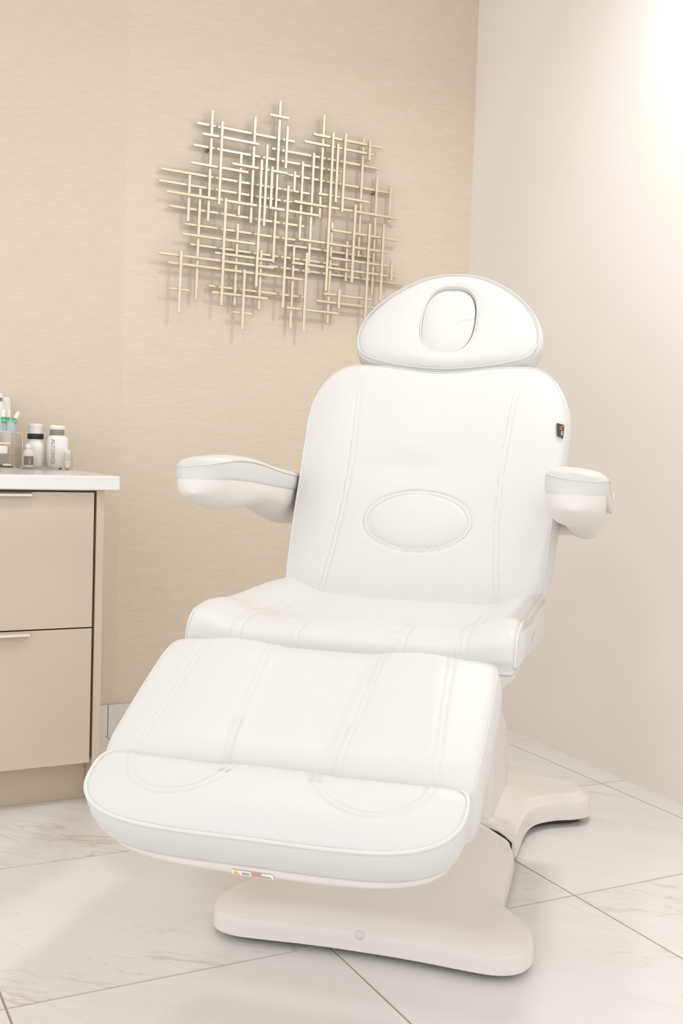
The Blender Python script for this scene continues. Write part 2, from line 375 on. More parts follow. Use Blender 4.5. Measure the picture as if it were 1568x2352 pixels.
rear_base = rb.build('rear_base_cover', 'plastic_scuffed', chair); rear_base.data.set_sharp_from_angle(angle=math.radians(48))
iv = [(-.222, .02), (.222, .02), (.222, .056), (.205, .070), (.19, .079), (.145, .0905), (-.145, .0905), (-.19, .079), (-.205, .070), (-.222, .056)]
inn = mesh_obj('open_end_shade', [(u, .0135, z) for u, z in iv]+[(u, .016, z) for u, z in iv], [tuple(range(10)), tuple(range(19, 9, -1))]+[(i, 10+i, 10+(i+1) % 10, (i+1) % 10) for i in range(10)], 'black', chair); bm_fix(inn)  # dark panel painting the shade inside the hollow rear cover
for sx, sy in ((-.24, -.47), (.24, -.47), (-.31, .42), (.31, .42), (0, -.2), (0, .3)):
    v, f = lathe_geo([(.02, 0), (.02, .03)], 16, (sx, sy, 0)); mesh_obj('levelling_foot', v, f, 'dark', chair)
box('base_frame', -.19, .19, -.08, .10, .03, .05, 'dark', chair)
for nm_, cc in (('front_base_shade', fb), ('rear_base_shade', rb)):  # dark slabs added to deepen the shade strip under the base covers
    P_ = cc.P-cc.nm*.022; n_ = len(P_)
    shade_slab = mesh_obj(nm_, [(a, b, .004) for a, b in P_]+[(a, b, .020) for a, b in P_], [tuple(range(n_)), tuple(n_+i for i in range(n_))]+[(i, (i+1) % n_, n_+(i+1) % n_, n_+i) for i in range(n_)], 'black', chair); bm_fix(shade_slab)
# column housing: side profile swept across the width, rounded edges
def sweep(name, prof, hw, m, parent, bev=.02, seg=4, taper=None):
    P = np.array(prof, float); n = len(P); V = []
    for sg in (-1, 1):
        for vv, zz in P: V.append((sg*(hw if taper is None else taper(vv, zz)), vv, zz))
    Fc = [tuple(range(n)), tuple(range(2*n-1, n-1, -1))]
    for i in range(n): j = (i+1) % n; Fc.append((i, n+i, n+j, j))
    o = mesh_obj(name, V, Fc, m, parent)
    bm_fix(o); bevel(o, bev, seg); return o
col = sweep('column_housing', [(.03, .07), (.03, .35), (.10, .352), (.165, .342), (.245, .305), (.325, .255), (.372, .215), (.378, .07)], .172, 'plastic', chair, .022, 4)
box('side_latch', .1715, .1745, .335, .345, .10, .155, 'plastic_scuffed', col)
sweep('lift_arm', [(.09, .30), (.09, .38), (-.12, .53), (-.52, .55), (-.52, .50), (-.15, .42), (-.02, .30)], .10, 'plastic', chair, .012, 3)
# --- seat pan and seat
def pan_tap(vv, zz): return .236 + .03*np.clip((zz-.50)/.09, 0, 1)
sweep('seat_pan', [(-.745, .606), (-.725, .572), (-.695, .552), (-.60, .541), (-.40, .512), (-.285, .489), (-.20, .486), (-.145, .495), (-.115, .53), (-.105, .566)], .25, 'plastic', chair, .012, 3, pan_tap)
def seat_z(u, v):
    au = np.abs(u)
    wing = .030*np.exp(-((au-.270)/.060)**2)*(.72+.28*smoothstep(-.72, -.5, v))*(1-.12*smoothstep(-.32, -.18, v))
    crest = .014*np.exp(-((v+.655)/.075)**2)
    z = .643 + wing + crest + .0016*np.sin(9*u+1)*np.cos(11*v)
    for uc in (.087, .19):
        d = au-(uc+.01*smoothstep(-.45, -.2, v)); z = z - .0022*(np.exp(-((d)/.0035)**2)+np.exp(-((d-.011)/.0035)**2))*((1-smoothstep(-.66, -.60, v)) if uc < .1 else (1-.75*smoothstep(-.62, -.45, v)))
    return z - .003*smoothstep(.270, .292, au)
def seat_prof(u, inset):
    zb = lambda v: .608 + (.566-.608)*((v+.75)/.6)
    v0, v1, rad = -.135-inset, -.752+inset, .05
    top = [(v, float(seat_z(u, v))-inset) for v in np.linspace(v0, v1+rad, 70)]
    zc = top[-1][1]
    arc = [(v1+rad-rad*math.sin(t), zc-rad+rad*math.cos(t)) for t in np.linspace(.08, math.pi/2, 16)]
    fr = [(v1+.003*math.sin(math.pi*k), zc-rad+(zb(v1)-.006+inset-(zc-rad))*k) for k in np.linspace(.2, 1, 6)]
    bot = [(v, zb(v)+inset*.5) for v in np.linspace(v1+.004, v0, 20)]
    return np.array(top+arc+fr+bot)
us = []; ins = []
for t in np.linspace(math.pi/2, .15, 7): us.append(.274+.011*math.sin(t)); ins.append(.011*(1-math.cos(t)))
core = np.linspace(.274, -.274, 190)
U_ = us + list(core) + [-x for x in reversed(us)]; I_ = ins + [0]*len(core) + list(reversed(ins))
rows = [seat_prof(u, i) for u, i in zip(U_, I_)]; n = len(rows[0]); V = []; Fc = []
for u, r in zip(U_, rows): V += [(u, a, b) for a, b in r]
for j in range(len(rows)-1):
    for i in range(n): k = (i+1) % n; Fc.append((j*n+i, (j+1)*n+i, (j+1)*n+k, j*n+k))
for j, sg in ((0, 1), (len(rows)-1, -1)):
    rim = [j*n+i for i in range(n)]; cen = rows[j].mean(0)
    prev = rim
    for q, bul in ((.93, .004), (.75, .008), (.4, .010)):
        b0 = len(V)
        for a, b in rows[j]: V.append((U_[j]+sg*bul, cen[0]+(a-cen[0])*q, cen[1]+(b-cen[1])*q))
        cur = list(range(b0, b0+n))
        for i in range(n):
            k = (i+1) % n; Fc.append((prev[i], prev[k], cur[k], cur[i]) if sg > 0 else (prev[k], prev[i], cur[i], cur[k]))
        prev = cur
    Fc.append(tuple(prev) if sg > 0 else tuple(reversed(prev)))
seat = mesh_obj('seat', V, Fc, 'leather', chair, True); bm_fix(seat); seat.data.shade_smooth()
for sg in (1, -1):
    pr = seat_prof(.2795*sg, .004)[2:88]; v, f = tube_geo([(sg*.2835, a, b) for a, b in pr], .0026, 8); mesh_obj('piping', v, f, 'piping', seat, True)
parts = []
for uc in (.087, .19):
    for sg in (1, -1):
        for dd in (-.0045, .0155):
            u = sg*(uc+dd); pr = resample(seat_prof(u, 0)[(62 if uc < .1 else 30):92], 400, False)
            d = np.r_[0, np.cumsum(np.linalg.norm(np.diff(pr, axis=0), axis=1))]
            for t0 in np.arange(.002, d[-1]-.006, .0072):
                a = [np.interp(t0+q, d, pr[:, 0]) for q in (0, .0046)]; b = [np.interp(t0+q, d, pr[:, 1]) for q in (0, .0046)]
                nn = np.array([-(b[1]-b[0]), (a[1]-a[0])]); nn = -nn/np.linalg.norm(nn)
                pts = [(u+s_*.0006, a[k]+nn[0]*l, b[k]+nn[1]*l) for l in (-.0004, .0004) for k, s_ in ((0, -1), (1, -1), (1, 1), (0, 1))]
                parts.append((pts, [(4, 5, 6, 7), (0, 1, 5, 4), (1, 2, 6, 5), (2, 3, 7, 6), (3, 0, 4, 7)]))
v, f = join_geo(parts); mesh_obj('stitching', v, f, 'thread_pale', seat, kind='stuff')

# --- backrest
bd = np.array([.514, .858]); bd /= np.linalg.norm(bd)
BE, BN = (0, bd[0], bd[1]), (0, -bd[1], bd[0])
bk_half = [(0, -.09), (.15, -.09), (.245, -.09), (.262, -.075), (.266, -.04), (.276, .02), (.283, .085), (.2885, .183), (.293, .29), (.298, .385), (.3005, .445), (.2985, .482), (.288, .522), (.268, .560), (.240, .586), (.212, .596), (.17, .597), (.12, .592), (.06, .582), (0, .576)]
us_s = lambda s: np.interp(s, [-.1, 0, .08, .19, .32, .47, .59, .7], [.187, .184, .176, .1685, .1675, .1765, .188, .2])
EC, EA, EB = .1715, .1165, .0715
def bk_h(r, a, b):
    z = .016*(1-r**6) + .004*(1-r**2)
    e = np.hypot(a/EA, (b-EC)/EB); w_ = .0725
    de = (e-1)*w_
    z = z + np.where(e < 1, .007*(1-np.clip(e, 0, 1)**3), 0.)
    z = z - .0016*np.exp(-((de+.0045)/.0022)**2) - .0016*np.exp(-((de-.0045)/.0022)**2)
    dl = np.abs(a)-us_s(b)
    z = z - .0012*(np.exp(-((dl-.0)/.0018)**2)+np.exp(-((dl-.0108)/.0018)**2))*smoothstep(0, .03, 1-r)
    # soft pull of the cover towards the lumbar pad
    z = z - .0045*np.exp(-(((a+.02)/.10)**2+((b-.305)/.035)**2)) - .003*np.exp(-(((a-.06)/.05)**2+((b-.37)/.05)**2)) + .0025*np.exp(-(((a+.03)/.09)**2+((b-.40)/.06)**2)) + .002*np.exp(-(((np.abs(a)-.235)/.04)**2))
    return z
bk = Cushion(mirror(bk_half), (0, -.213, .649), (1, 0, 0), BE, BN, .085, bk_h, 420, 2, side=[(.003, -.003), (.009, -.016), (.013, -.04), (.013, -.06), (.010, -.075), (.002, -.083), (-.008, -.085)], centre=(0, .25), rings=120)
back = bk.build('backrest', 'leather', chair); bk.piping('piping', back)
ss = np.linspace(-.02, .578, 120); th = np.linspace(0, 2*math.pi, 140)
curves = [np.stack([sg*(us_s(ss)+dd), ss], 1) for sg in (1, -1) for dd in (0, .0108)]
curves += [np.stack([(EA+q)*np.cos(th), EC+(EB+q)*np.sin(th)], 1) for q in (-.0045, .0045)]
v, f = bk.stitches(curves); mesh_obj('stitching', v, f, 'thread', back, kind='stuff')
shell_half = [(u*.93, -.07+(s+.09)*.96) for u, s in bk_half]
sh = Cushion(mirror(shell_half), np.array((0, -.213, .649))-.112*np.array(BN), (1, 0, 0), BE, BN, .0, lambda r, a, b: .0285+0*r, 120, 2, side=[(0, 0), (.002, -.012), (-.01, -.026), (-.05, -.03)], centre=(0, .25), rings=12)
sh.build('back_shell', 'plastic', chair)
# woven tag sewn into the side seam
def frame(o, x, y, z): return Matrix(((x[0], y[0], z[0], o[0]), (x[1], y[1], z[1], o[1]), (x[2], y[2], z[2], o[2]), (0, 0, 0, 1)))
tc_ = bk.on(np.array([.2905]), np.array([.4235]), .0022)[0]
ex, ey, ez = np.array([1., 0, 0]), np.array(BE), np.array(BN)
v = [(-.0082, .0172, .0035), (.0085, .0148, 0), (.0085, -.0215, -.0005), (.0055, -.0205, .001), (.0052, -.0180, .001), (-.0045, -.0168, .003)]
v = [tc_+ex*a+ey*b+ez*(c+.0004) for a, b, c in v] + [tc_+ex*a+ey*b+ez*(c-.0004) for a, b, c in v]
tagp = mesh_obj('woven_tag', v, [(0, 5, 4, 3, 2, 1), (6, 7, 8, 9, 10, 11)]+[(i, (i+1) % 6, 6+(i+1) % 6, 6+i) for i in range(6)], 'tagblack', back); bm_fix(tagp)
rotm = lambda c, lift=.0024: frame(tc_+ex*c[0]+ey*c[1]+ez*lift, ey, -ex, ez)
text_mesh('tag_print', 'AL', .0115, 'tagorange', back, rotm((.0035, .0055), .0026)); text_mesh('tag_print', 'yov', .0085, 'tagwhite', back, rotm((.0048, -.0085), .0024))
# --- headrest
HO = np.array((0, .136, 1.1885))
hd_half = [(0, -.040), (.06, -.036), (.11, -.028), (.155, -.019), (.195, -.004), (.214, .014), (.222, .04), (.221, .075), (.211, .108), (.192, .142), (.163, .176), (.125, .208), (.08, .233), (.035, .245), (0, .247)]
ho_c = np.array((0., .104)); HA, HB = .0655, .0985
class Ring(Cushion):
    pass
outer = resample(chaikin(mirror(hd_half), 2), 360)
ang = np.arctan2(outer[:, 1]-ho_c[1], outer[:, 0]-ho_c[0])
def hole(ang, k=1.): 
    c, s_ = np.cos(ang), np.sin(ang); r = 1/((np.abs(c/(HA*k))**2.6+np.abs(s_/(HB*k))**2.6)**(1/2.6)); return np.stack([ho_c[0]+r*c, ho_c[1]+r*s_], 1)
inner = hole(ang)
t_ = np.roll(outer, -1, 0)-np.roll(outer, 1, 0); t_ /= np.linalg.norm(t_, axis=1)[:, None]; nm = np.stack([t_[:, 1], -t_[:, 0]], 1)
rows = []
def hp(q, z): return HO + np.multiply.outer(q[:, 0], np.array((1., 0, 0))) + np.multiply.outer(q[:, 1], np.array(BE)) + np.multiply.outer(np.broadcast_to(z, len(q)), np.array(BN))
for k, z in ((1.0, -.05), (.985, -.028), (.975, -.002), (.985, .006)): rows.append(hp(hole(ang, k), z))
for q in np.linspace(0.03, 1, 44):
    Q = inner*(1-q)+outer*q; z = .011+.0045*np.sin(math.pi*np.clip(q, 0, 1)**.8)-.011*q**6-.002*np.exp(-(q/.04)**2)
    z = z + .0016*np.sin(Q[:, 0]*26+1.2)*np.sin(Q[:, 1]*30) * (1-q)
    rows.append(hp(Q, z))
for off, z in ((.003, .004), (.007, -.006), (.0095, -.022), (.009, -.038), (.005, -.050), (-.004, -.054), (-.06, -.054)): rows.append(hp(outer+nm*off, z))
nn_ = 360; V = np.vstack(rows); Fc = []
for j in range(len(rows)-1):
    for i in range(nn_): k = (i+1) % nn_; Fc.append((j*nn_+i, j*nn_+k, (j+1)*nn_+k, (j+1)*nn_+i))
Fc.append(tuple((len(rows)-1)*nn_+i for i in range(nn_)))
head = mesh_obj('headrest', V, Fc, 'leather', chair, True); bm_fix(head); head.data.shade_smooth()
v, f = tube_geo(hp(outer+nm*.001, .0070), .0015, 8, True); mesh_obj('piping', v, f, 'piping', head, True)
v, f = tube_geo(hp(hole(ang, 1.045), .0118), .0016, 8, True); mesh_obj('piping', v, f, 'piping', head, True)
pl_out = resample([(ho_c[0]-.001+(p[0]-ho_c[0])*.945, ho_c[1]-.003+(p[1]-ho_c[1])*.95) for p in hole(np.linspace(-math.pi, math.pi, 80, endpoint=False))], 80)
def pl_h(r, a, b):
    z = .007*(1-r**4) + .0075
    z = z + .0022*np.exp(-((b-.09-.35*a)/.008)**2)*smoothstep(-.02, .05, a) - .002*np.exp(-((b-.075-.5*a)/.009)**2)*smoothstep(-.01, .05, a) - .003*np.exp(-(((a+.002)/.008)**2+((b-.186)/.008)**2))
    return z
plug = Cushion(pl_out, HO, (1, 0, 0), BE, BN, .05, pl_h, 200, 1, side=[(.001, -.002), (.003, -.010), (.003, -.03), (-.003, -.05)], rings=60)
po = plug.build('face_hole_plug', 'leather', head); plug.piping('piping', chair, .0014).parent = head
v, f = tube_geo(hp(hole(ang, .97), -.046), .004, 6, True)
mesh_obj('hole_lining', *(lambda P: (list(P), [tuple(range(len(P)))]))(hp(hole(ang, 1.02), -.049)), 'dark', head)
for sg in (-1, 1):
    v, f = tube_geo([(sg*.06, .10, 1.04), (sg*.06, .175, 1.165), (sg*.06, .215, 1.232)], .008, 10); mesh_obj('headrest_rod', v, f, 'handle', head, True)

# --- leg rest and foot rest
LS = np.array([-.889, -.458]); LS /= np.linalg.norm(LS)
LB, LN = (0, LS[0], LS[1]), (0, LS[1], -LS[0])
LO = np.array((0, -.842, .635))
lg_half = [(0, -.012), (.12, -.012), (.22, -.014), (.256, -.010), (.267, .006), (.269, .05), (.270, .14), (.268, .22), (.268, .262), (.262, .282), (.24, .290), (.12, .292), (0, .292)]
in_s = lambda s: np.interp(s, [0, .14, .29], [.088, .082, .0725])
out_s = lambda s: np.interp(s, [0, .14, .29], [.191, .2, .214])
def lg_h(r, a, b):
    au = np.abs(a)
    z = .020*(1-r**9) - .016*smoothstep(.215, .295, b)**1.5 - .006*(1-smoothstep(-.02, .045, b))
    z = z + .0035*np.cos((au-out_s(b)*.5-in_s(b)*.5)*28)*(au > in_s(b))*smoothstep(0, .1, 1-r) - .003*(au < in_s(b))*smoothstep(0, .02, in_s(b)-au)
    for fn in (in_s, out_s):
        d = au-fn(b); z = z - .0015*(np.exp(-((d-.001)/.0022)**2)+np.exp(-((d-.0105)/.0022)**2))*smoothstep(0, .03, 1-r)
    # loose fold at the top of the side panels
    z = z + .005*np.exp(-((b-.004)/.012)**2)*np.exp(-((au-.165)/.07)**2)
    return z
lg = Cushion(mirror(lg_half), LO, (1, 0, 0), LB, LN, .072, lg_h, 420, 2, side=[(.002, -.003), (.006, -.015), (.008, -.035), (.007, -.056), (.002, -.069), (-.008, -.072)], centre=(0, .14), rings=110)
leg = lg.build('leg_rest', 'leather', chair); lg.piping('piping', leg, .0012)
sl = np.linspace(.004, .28, 90)
v, f = lg.stitches([np.stack([sg*(fn(sl)+dd), sl], 1) for fn in (in_s, out_s) for sg in (1, -1) for dd in (.001, .0105)],   .0044, .003, .0009, .0003); mesh_obj('stitching', v, f, 'thread_pale', leg, kind='stuff')
ft_half = [(0, .272), (.12, .272), (.225, .270), (.256, .274), (.264, .288), (.2655, .312), (.262, .338), (.250, .360), (.228, .378), (.195, .391), (.15, .398), (.08, .4), (0, .399)]
PC, PA, PB = (.136, .275), .078, .076
def ft_h(r, a, b):
    e = np.hypot((np.abs(a)-PC[0])/PA, (b-PC[1])/PB); de = (e-1)*.074
    z = .004 + .026*(1-r**3.2)
    z = z - .004*np.where(e < 1, 1-np.clip(e, 0, 1)**6, 0) - .0018*(np.exp(-((de+.0045)/.0024)**2)+np.exp(-((de-.0055)/.0024)**2))*smoothstep(0, .06, 1-r)
    return z
ft = Cushion(mirror(ft_half), LO, (1, 0, 0), LB, LN, .060, ft_h, 420, 2, side=[(.002, -.004), (.003, -.012), (.002, -.03), (-.002, -.05), (-.006, -.060), (-.012, -.064)], centre=(0, .325), rings=90)
foot = ft.build('foot_rest', 'leather', chair); ft.piping('piping', foot, .0030, .0005, .001, smin=.274)
th2 = np.linspace(.06, math.pi-.06, 70)
cv = [np.stack([sg*PC[0]+(PA+q)*np.cos(th2), PC[1]+(PB+q)*np.sin(th2)], 1) for sg in (1, -1) for q in (-.0045, .0055)]
cv = [c[c[:, 1] > .281] for c in cv]
v, f = ft.stitches(cv, .0044, .003, .0009, .0003); mesh_obj('stitching', v, f, 'thread_pale', foot, kind='stuff')
tr_half = [(0, .02), (.2, .02), (.245, .03), (.250, .1), (.252, .28), (.250, .325), (.232, .356), (.2, .374), (.15, .385), (.08, .389), (0, .389)]
tr = Cushion(mirror(tr_half), LO-.060*np.array(LN), (1, 0, 0), LB, LN, .024, lambda r, a, b: -.012*(b < .25)+0*r, 200, 2, side=[(.002, -.003), (.001, -.015), (-.005, -.021), (-.03, -.024)], centre=(0, .2), rings=20)
tray = tr.build('foot_rest_tray', 'plastic', chair)
# extension rail under the tray and warning sticker
sweep_pts = [(-.24, .33), (.225, .33), (.236, .340), (.232, .356), (.20, .364), (-.2, .364), (-.232, .356), (-.24, .340)]
lw = Cushion([(u, s-.02) for u, s in sweep_pts], LO-.0838*np.array(LN), (1, 0, 0), LB, LN, .009, lambda r, a, b: 0*r, 120, 2, side=[(0, -.003), (-.002, -.009), (-.01, -.010)], rings=8)
lw.build('tray_rail', 'plastic', chair)
def on_tray(u, s, d, lift): return LO + np.array((1., 0, 0))*u + np.array(LB)*(s+lift) - np.array(LN)*d
def decal(name, pts, m, lift):
    P = [on_tray(u, .3905-.18*max(0, abs(u)-.03)**2, .0695+d, lift) for u, d in pts]
    return mesh_obj(name, P, [tuple(range(len(P)))], m, tray)
sx = -.0325
decal('warning_sticker', [(sx-.0065, -.0035), (sx+.052, -.0035), (sx+.052, .0055), (sx-.0065, .0055)], 'sticker', .0020)
decal('warning_triangle', [(sx, -.0028), (sx+.0058, .0048), (sx-.0058, .0048)], 'warn', .0026)
decal('warning_mark', [(sx-.0005, -.0008), (sx+.0005, -.0008), (sx+.0004, .0036), (sx-.0004, .0036)], 'warntext', .0030)
decal('warning_heading', [(sx+.021, -.0028), (sx+.036, -.0028), (sx+.036, -.0002), (sx+.021, -.0002)], 'warnred', .0026)
for xa, xb, da, db in ((.008, .019, -.0004, .0009), (.008, .019, .0022, .0033), (.021, .048, .0010, .0019), (.021, .050, .0030, .0041)):
    decal('warning_print', [(sx+xa, da), (sx+xb, da), (sx+xb, db), (sx+xa, db)], 'warntext', .0026)

# --- armrests
def interp(xs, ys): return lambda x: np.interp(x, xs, ys)
a_top = interp([-.56, -.535, -.50, -.45, -.375, -.30, -.22, -.15, 0, .12], [.929, .934, .937, .938, .935, .928, .917, .909, .897, .888])
a_bot = interp([-.56, -.50, -.38, -.265, -.13, 0, .12], [.8875, .8865, .879, .869, .859, .850, .845])
s_bot = interp([-.56, -.545, -.52, -.49, -.45, -.40, -.34, -.28, -.22, -.16, -.10, -.04, .02, .08, .12], [.866, .858, .847, .837, .829, .826, .829, .831, .825, .810, .792, .779, .772, .772, .778])
def arm(sg):
    part = empty('armrest', (0, 0, 0)); part.parent = chair
    nseg = 40; V, Fc = [], []
    vv = np.r_[-.556+.056*(1-np.cos(np.linspace(0, math.pi/2, 18))), np.linspace(-.49, .10, 46)]
    def hw(v, base): 
        k = np.clip((v+.556)/.058, 0, 1); return base*np.sqrt(np.clip(1-(1-k)**2.2, 0, 1))*np.interp(v, [-.5, -.3, .1], [1, .985, .93])
    rim = []
    for v in vv:
        zt, zb, h = a_top(v), a_bot(v), hw(v, .056); cz = (zt+zb)/2; hz = (zt-zb)/2
        droop = .026*smoothstep(-.47, -.36, v)*(1-smoothstep(-.1, .05, v))
        for k in range(nseg):
            t = 2*math.pi*k/nseg; c, s_ = math.cos(t), math.sin(t); e = .62 if s_ > 0 else .34
            x = math.copysign(abs(c)**(.5 if s_ > 0 else .3), c); y = math.copysign(abs(s_)**e, s_)
            z = cz+hz*y
            z -= ((.007*x*(y > -.2))*(h/.056) + droop*x*x) if x > 0 else 0
            if x < 0 and y > 0: z += .003*abs(x)*(h/.056)
            xo = x*h + (.006*x*smoothstep(-.47, -.33, v) if x > 0 else 0)
            V.append((sg*(.356+xo), v, z))
        rim.append((zt, h, v))
    nv = len(vv)
    for j in range(nv-1):
        for k in range(nseg): q = (k+1) % nseg; Fc.append((j*nseg+k, j*nseg+q, (j+1)*nseg+q, (j+1)*nseg+k))
    Fc += [tuple((nv-1)*nseg+k for k in range(nseg))]
    pad = mesh_obj('arm_pad', V, Fc, 'leather', part, True); bm_fix(pad); pad.data.shade_smooth()
    top = [(sg*(.356+h*.985+.006*smoothstep(-.47, -.33, v)), v, zt-.0125-.007*h/.056-.026*smoothstep(-.47, -.36, v)*(1-smoothstep(-.1, .05, v))) for zt, h, v in rim]; bot = [(sg*(.356-h*.985), v, zt-.0125+.003*h/.056) for zt, h, v in rim]
    v, f = tube_geo(list(reversed(bot))+top, .0016, 6); mesh_obj('piping', v, f, 'piping', part, True)
    V, Fc = [], []
    for v in vv:
        zt, zb, h = a_bot(v)+.010, s_bot(v), hw(v, .0530)
        if zb > zt-.004: zb = zt-.004
        for k in range(nseg):
            t = 2*math.pi*k/nseg; c, s_ = math.cos(t), math.sin(t)
            x = math.copysign(abs(c)**(.35 if s_ > 0 else .75), c); y = math.copysign(abs(s_)**(.3 if s_ > 0 else .8), s_)
            low = np.clip(-y, 0, 1); wd = h*(1-.22*smoothstep(-.2, .1, v)*low)
            cz = zt-.012; z = cz+(.012*y if y > 0 else (cz-zb)*y)
            V.append((sg*(.356+x*wd), v, z))
    for j in range(nv-1):
        for k in range(nseg): q = (k+1) % nseg; Fc.append((j*nseg+k, j*nseg+q, (j+1)*nseg+q, (j+1)*nseg+k))
    Fc += [tuple((nv-1)*nseg+k for k in range(nseg))]
    shl = mesh_obj('arm_shell', V, Fc, 'plastic', part, True); bm_fix(shl); shl.data.shade_smooth()
    v, f = tube_geo([(sg*.27, .035, .800), (sg*.345, .035, .800)], .022, 20); o = mesh_obj('pivot', v, f, 'plastic', part, True)
    return part
arm(1); arm(-1)

# ------------------------------------------------------------------ wall art
BARS_H = [('R',1.371,1.993,0.353), ('F',1.309,1.958,0.201), ('R',1.456,1.920,0.535), ('F',1.273,1.861,0.202), ('R',1.345,1.829,0.532),
('R',1.344,1.791,0.540), ('F',1.364,1.756,0.537), ('R',1.351,1.716,0.476), ('R',1.369,1.666,0.406), ('F',1.286,1.631,0.272),
('R',1.455,1.601,0.539), ('F',1.368,1.583,0.206), ('F',1.273,1.561,0.397), ('F',1.346,1.533,0.483), ('R',1.727,1.560,0.530),
('R',1.686,1.639,0.342), ('F',1.737,1.660,0.347), ('F',1.822,1.706,0.267), ('F',1.812,1.611,0.261), ('F',1.744,1.578,0.410),
('R',1.426,1.476,0.351), ('F',1.356,1.455,0.203), ('F',1.145,1.455,0.072), ('F',1.366,1.398,0.071), ('F',1.624,1.428,0.198),
('F',1.758,1.488,0.193), ('F',1.781,1.460,0.290), ('F',1.740,2.018,0.273), ('F',1.707,1.989,0.272), ('R',1.667,1.951,0.415),
('F',1.414,1.878,0.197), ('R',1.725,1.873,0.410), ('F',1.731,1.823,0.196), ('F',1.745,1.783,0.405), ('F',1.479,2.058,0.071)]
BARS_V = [('A',1.243,1.863,0.356), ('B',1.272,1.873,0.271), ('A',1.393,1.871,0.353), ('A',1.348,1.818,0.204), ('B',1.412,1.696,0.417),
('B',1.432,1.823,0.271), ('B',1.453,1.818,0.139), ('A',1.480,1.844,0.536), ('B',1.504,1.958,0.140), ('B',1.537,1.850,0.069),
('B',1.511,1.630,0.412), ('A',1.572,1.791,0.271), ('A',1.611,1.757,0.415), ('A',1.646,1.919,0.354), ('B',1.672,1.766,0.536),
('B',1.695,1.901,0.201), ('B',1.722,1.906,0.269), ('A',1.801,1.834,0.412), ('B',1.820,1.996,0.070), ('A',1.860,1.713,0.416),
('A',1.918,1.825,0.134), ('A',1.173,1.750,0.147), ('A',1.208,1.607,0.356), ('B',1.290,1.589,0.355), ('A',1.342,1.556,0.272),
('B',1.144,1.478,0.199), ('B',1.364,1.440,0.199), ('A',1.429,1.515,0.198), ('A',1.548,1.500,0.277), ('B',1.589,1.485,0.270),
('A',1.689,1.564,0.353), ('B',1.769,1.670,0.270), ('A',1.753,1.610,0.140), ('B',1.827,1.572,0.353), ('B',1.884,1.617,0.271),
('B',1.924,1.592,0.068), ('B',1.719,1.475,0.067)]
DEP = dict(R=.019, A=.0283, F=.0376, B=.0469); TILT = .019; AC = (1.53, 1.72)
art = tag(empty('wall_art', (AC[0], 3.46, AC[1]), (0, TILT, 0)), 'champagne gold wall sculpture of crossing metal rods', 'wall art')
cache = {}
def rod(L):
    k = round(L, 2)
    if k not in cache:
        h, r = k/2, .0046; c = .0013; V = []; ends = ((-h, .0032), (-h+.0015, r), (h-.0015, r), (h, .0032))
        for x, q in ends:
            V += [(x, -q+c, -q), (x, q-c, -q), (x, q, -q+c), (x, q, q-c), (x, q-c, q), (x, -q+c, q), (x, -q, q-c), (x, -q, -q+c)]
        Fc = [tuple(range(8)), tuple(31-i for i in range(8))]
        for j in range(3):
            for i in range(8): Fc.append((j*8+i, (j+1)*8+i, (j+1)*8+(i+1) % 8, j*8+(i+1) % 8))
        me = bpy.data.meshes.new('rod'); me.from_pydata(V, [], Fc); me.materials.append(M['gold']); me.update(); cache[k] = me
    return cache[k]
ct, st = math.cos(TILT), math.sin(TILT)
for rows_, rot in ((BARS_H, 0), (BARS_V, math.pi/2)):
    for l, x, z, L in rows_:
        dx, dz = x-AC[0], z-AC[1]
        o = bpy.data.objects.new('rod', rod(L)); C.objects.link(o); o.parent = art
        o.location = (dx*ct-dz*st, -DEP[l], dx*st+dz*ct); o.rotation_euler = (0, rot, 0)
for x, z in ((1.238, 1.915), (1.860, 1.86), (1.42, 1.48), (1.72, 1.565)):
    v, f = lathe_geo([(.004, 0), (.004, .018)], 12); o = mesh_obj('standoff', v, f, 'nail', art, True)
    dx, dz = x-AC[0], z-AC[1]; o.matrix_local = Matrix.Translation((dx*ct-dz*st, 0, dx*st+dz*ct)) @ Matrix.Rotation(math.pi/2, 4, 'X')

# ------------------------------------------------------------------ cabinet and countertop
cab = tag(empty('base_cabinet', (.37, 3.1, 0)), 'taupe two-drawer base cabinet under the white countertop', 'cabinet')
def cbox(name, x0, x1, y0, y1, z0, z1, m, parent=None, bev=.001):
    p = parent or cab; off = Vector((.37, 3.1, 0))
    return box(name, x0-off.x, x1-off.x, y0-off.y, y1-off.y, z0-off.z, z1-off.z, m, p, bev)
cbox('carcass', -.04, .728, 2.825, 3.447, .12, .829, 'cabinet')
cbox('carcass_shadow_gap', -.03, .7265, 2.8225, 2.826, .125, .826, 'black', bev=0)
cbox('side_panel', .7285, .749, 2.803, 3.447, .0, .829, 'cabinet')
cbox('toe_kick', -.04, .728, 2.872, 2.888, .0, .119, 'toekick')
def drawer(z0, z1):
    d = cbox('drawer', -.02, .7215, 2.801, 2.8215, z0, z1, 'cabinet', bev=.0012)
    off = Vector((.37, 3.1, 0)); x0, x1 = .16, .5605
    pts = [(2.822, z1+.0005), (2.7995, z1+.0005), (2.7860, z1-.0045), (2.7835, z1-.0105), (2.7855, z1-.0110), (2.7880, z1-.0065), (2.8000, z1-.0018), (2.822, z1-.0018)]
    n = len(pts); V = [(x-off.x, y-off.y, z) for x in (x0, x1) for y, z in pts]
    Fc = [tuple(range(n)), tuple(range(2*n-1, n-1, -1))]+[(i, n+i, n+(i+1) % n, (i+1) % n) for i in range(n)]
    hnd = mesh_obj('handle', V, Fc, 'handle', d); bm_fix(hnd)
drawer(.4735, .8245); drawer(.1145, .4700)
ct_ = box('countertop', -.06, .7825, 2.778, 3.4595, .8305, .868, 'counter', None, .004, 3)
